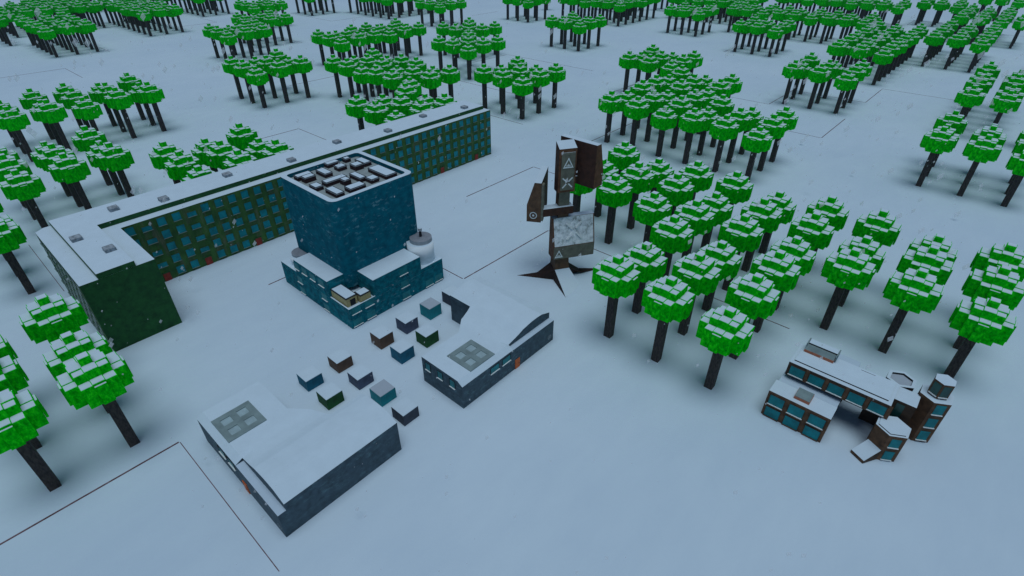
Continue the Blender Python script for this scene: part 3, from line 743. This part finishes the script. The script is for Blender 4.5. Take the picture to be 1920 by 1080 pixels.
pc.hull8([(37.43, 4.75, .0), (38.98, 3.9, .0), (40.05, 5.71, .0), (38.51, 6.67, .0), (37.43, 4.75, .48), (38.98, 3.9, .48), (40.05, 5.71, 1.6), (38.51, 6.67, 1.6)], [M['lodge_wall'], ld, ld, ld, sn, ld]); pc.build('porch')

# ------------------------------------------------------------------ falling snow
fm, fnt, fb = new_mat('drifting snowflake'); M['flake'] = fm
fnt.nodes.remove(fb)
_d = fnt.nodes.new('ShaderNodeBsdfDiffuse'); _t = fnt.nodes.new('ShaderNodeBsdfTranslucent'); _x = fnt.nodes.new('ShaderNodeBsdfTransparent')
_d.inputs['Color'].default_value = (.95, .97, 1, 1); _t.inputs['Color'].default_value = (.95, .97, 1, 1)
_m = fnt.nodes.new('ShaderNodeMixShader'); _m.inputs[0].default_value = .5; _n = fnt.nodes.new('ShaderNodeMixShader'); _n.inputs[0].default_value = .30
fnt.links.new(_d.outputs[0], _m.inputs[1]); fnt.links.new(_t.outputs[0], _m.inputs[2]); fnt.links.new(_x.outputs[0], _n.inputs[1]); fnt.links.new(_m.outputs[0], _n.inputs[2])
fnt.links.new(_n.outputs[0], fnt.nodes['Material Output'].inputs['Surface'])
fl = MB(); fr = random.Random(3)
def flake(x, y, z, s):
    a = [(s, 0, 0), (-s, 0, 0), (0, s, 0), (0, -s, 0), (s*.4, s*.3, s*1.6), (-s*.4, -s*.3, -s*1.6)]
    k = len(fl.v); fl.v += [(x+p[0], y+p[1], z+p[2]) for p in a]; mi = fl.mi(M['flake'])
    for q in ((0, 2, 4), (2, 1, 4), (1, 3, 4), (3, 0, 4), (2, 0, 5), (1, 2, 5), (3, 1, 5), (0, 3, 5)):
        fl.f.append(tuple(k+i for i in q)); fl.m.append(mi)
cy_, sy_ = math.cos(yaw), math.sin(yaw)
for _ in range(1700):
    d = 14+150*fr.random()**.8; s = (fr.random()*2-1)*d*1.0
    x = CAM[0]+d*sy_+s*cy_; y = CAM[1]+d*cy_-s*sy_
    z = fr.uniform(.5, 48)
    dist = math.sqrt((x-CAM[0])**2+(y-CAM[1])**2+(z-CAM[2])**2)
    flake(x, y, z, dist*fr.choice((.0006, .0007, .0008, .0009, .0010, .0012, .0014, .0018, .0026, .0038)))
fo = fl.build('falling_snow'); fo['kind'] = 'stuff'; fo['label'] = 'small white snowflakes drifting in the air'; fo['category'] = 'snow'

# ------------------------------------------------------------------ haze
hz = MB(); hm = bpy.data.materials.new('haze'); hm.use_nodes = True; hn = hm.node_tree
hn.nodes.remove(hn.nodes['Principled BSDF']); pv = hn.nodes.new('ShaderNodeVolumePrincipled')
pv.inputs['Color'].default_value = (.30, .58, .85, 1); pv.inputs['Density'].default_value = .0001
hn.links.new(pv.outputs['Volume'], hn.nodes['Material Output'].inputs['Volume'])
hz.box(-1105, 705, -705, 1305, -1.5, 56, hm); ho_ = hz.build('haze'); ho_['kind'] = 'stuff'; ho_['label'] = 'thin cold winter haze over the snow field'; ho_['category'] = 'haze'
# ------------------------------------------------------------------ light, world, camera
el = R(83)
sun = bpy.data.lights.new('sun', 'SUN'); sun.energy = 1.5; sun.angle = R(40); sun.color = (.86, .95, 1.0)
so = bpy.data.objects.new('sun', sun); col.objects.link(so); so.rotation_euler = (math.pi/2-el, 0, R(45))
wd = bpy.data.worlds.new('World'); sc.world = wd; wd.use_nodes = True
nt = wd.node_tree; bg = nt.nodes['Background']; sk = nt.nodes.new('ShaderNodeTexSky'); sk.sky_type = 'NISHITA'; sk.sun_disc = False
sk.sun_elevation = el; sk.sun_rotation = R(135); sk.air_density = 1.0; sk.dust_density = .4; sk.ozone_density = 2.0
nt.links.new(sk.outputs['Color'], bg.inputs['Color']); bg.inputs['Strength'].default_value = .05
cam = bpy.data.cameras.new('camera'); co = bpy.data.objects.new('camera', cam); col.objects.link(co)
co.location = CAM; co.rotation_euler = (R(90-34.546), 0, R(41.746)); co.rotation_mode = 'XYZ'
cam.sensor_width = 36; cam.lens = 1014.36/1920*36; cam.clip_end = 3000; cam.clip_start = .5
sc.camera = co
sc.view_settings.view_transform = 'Standard'; sc.view_settings.look = 'None'; sc.view_settings.exposure = -.1; sc.view_settings.gamma = 1
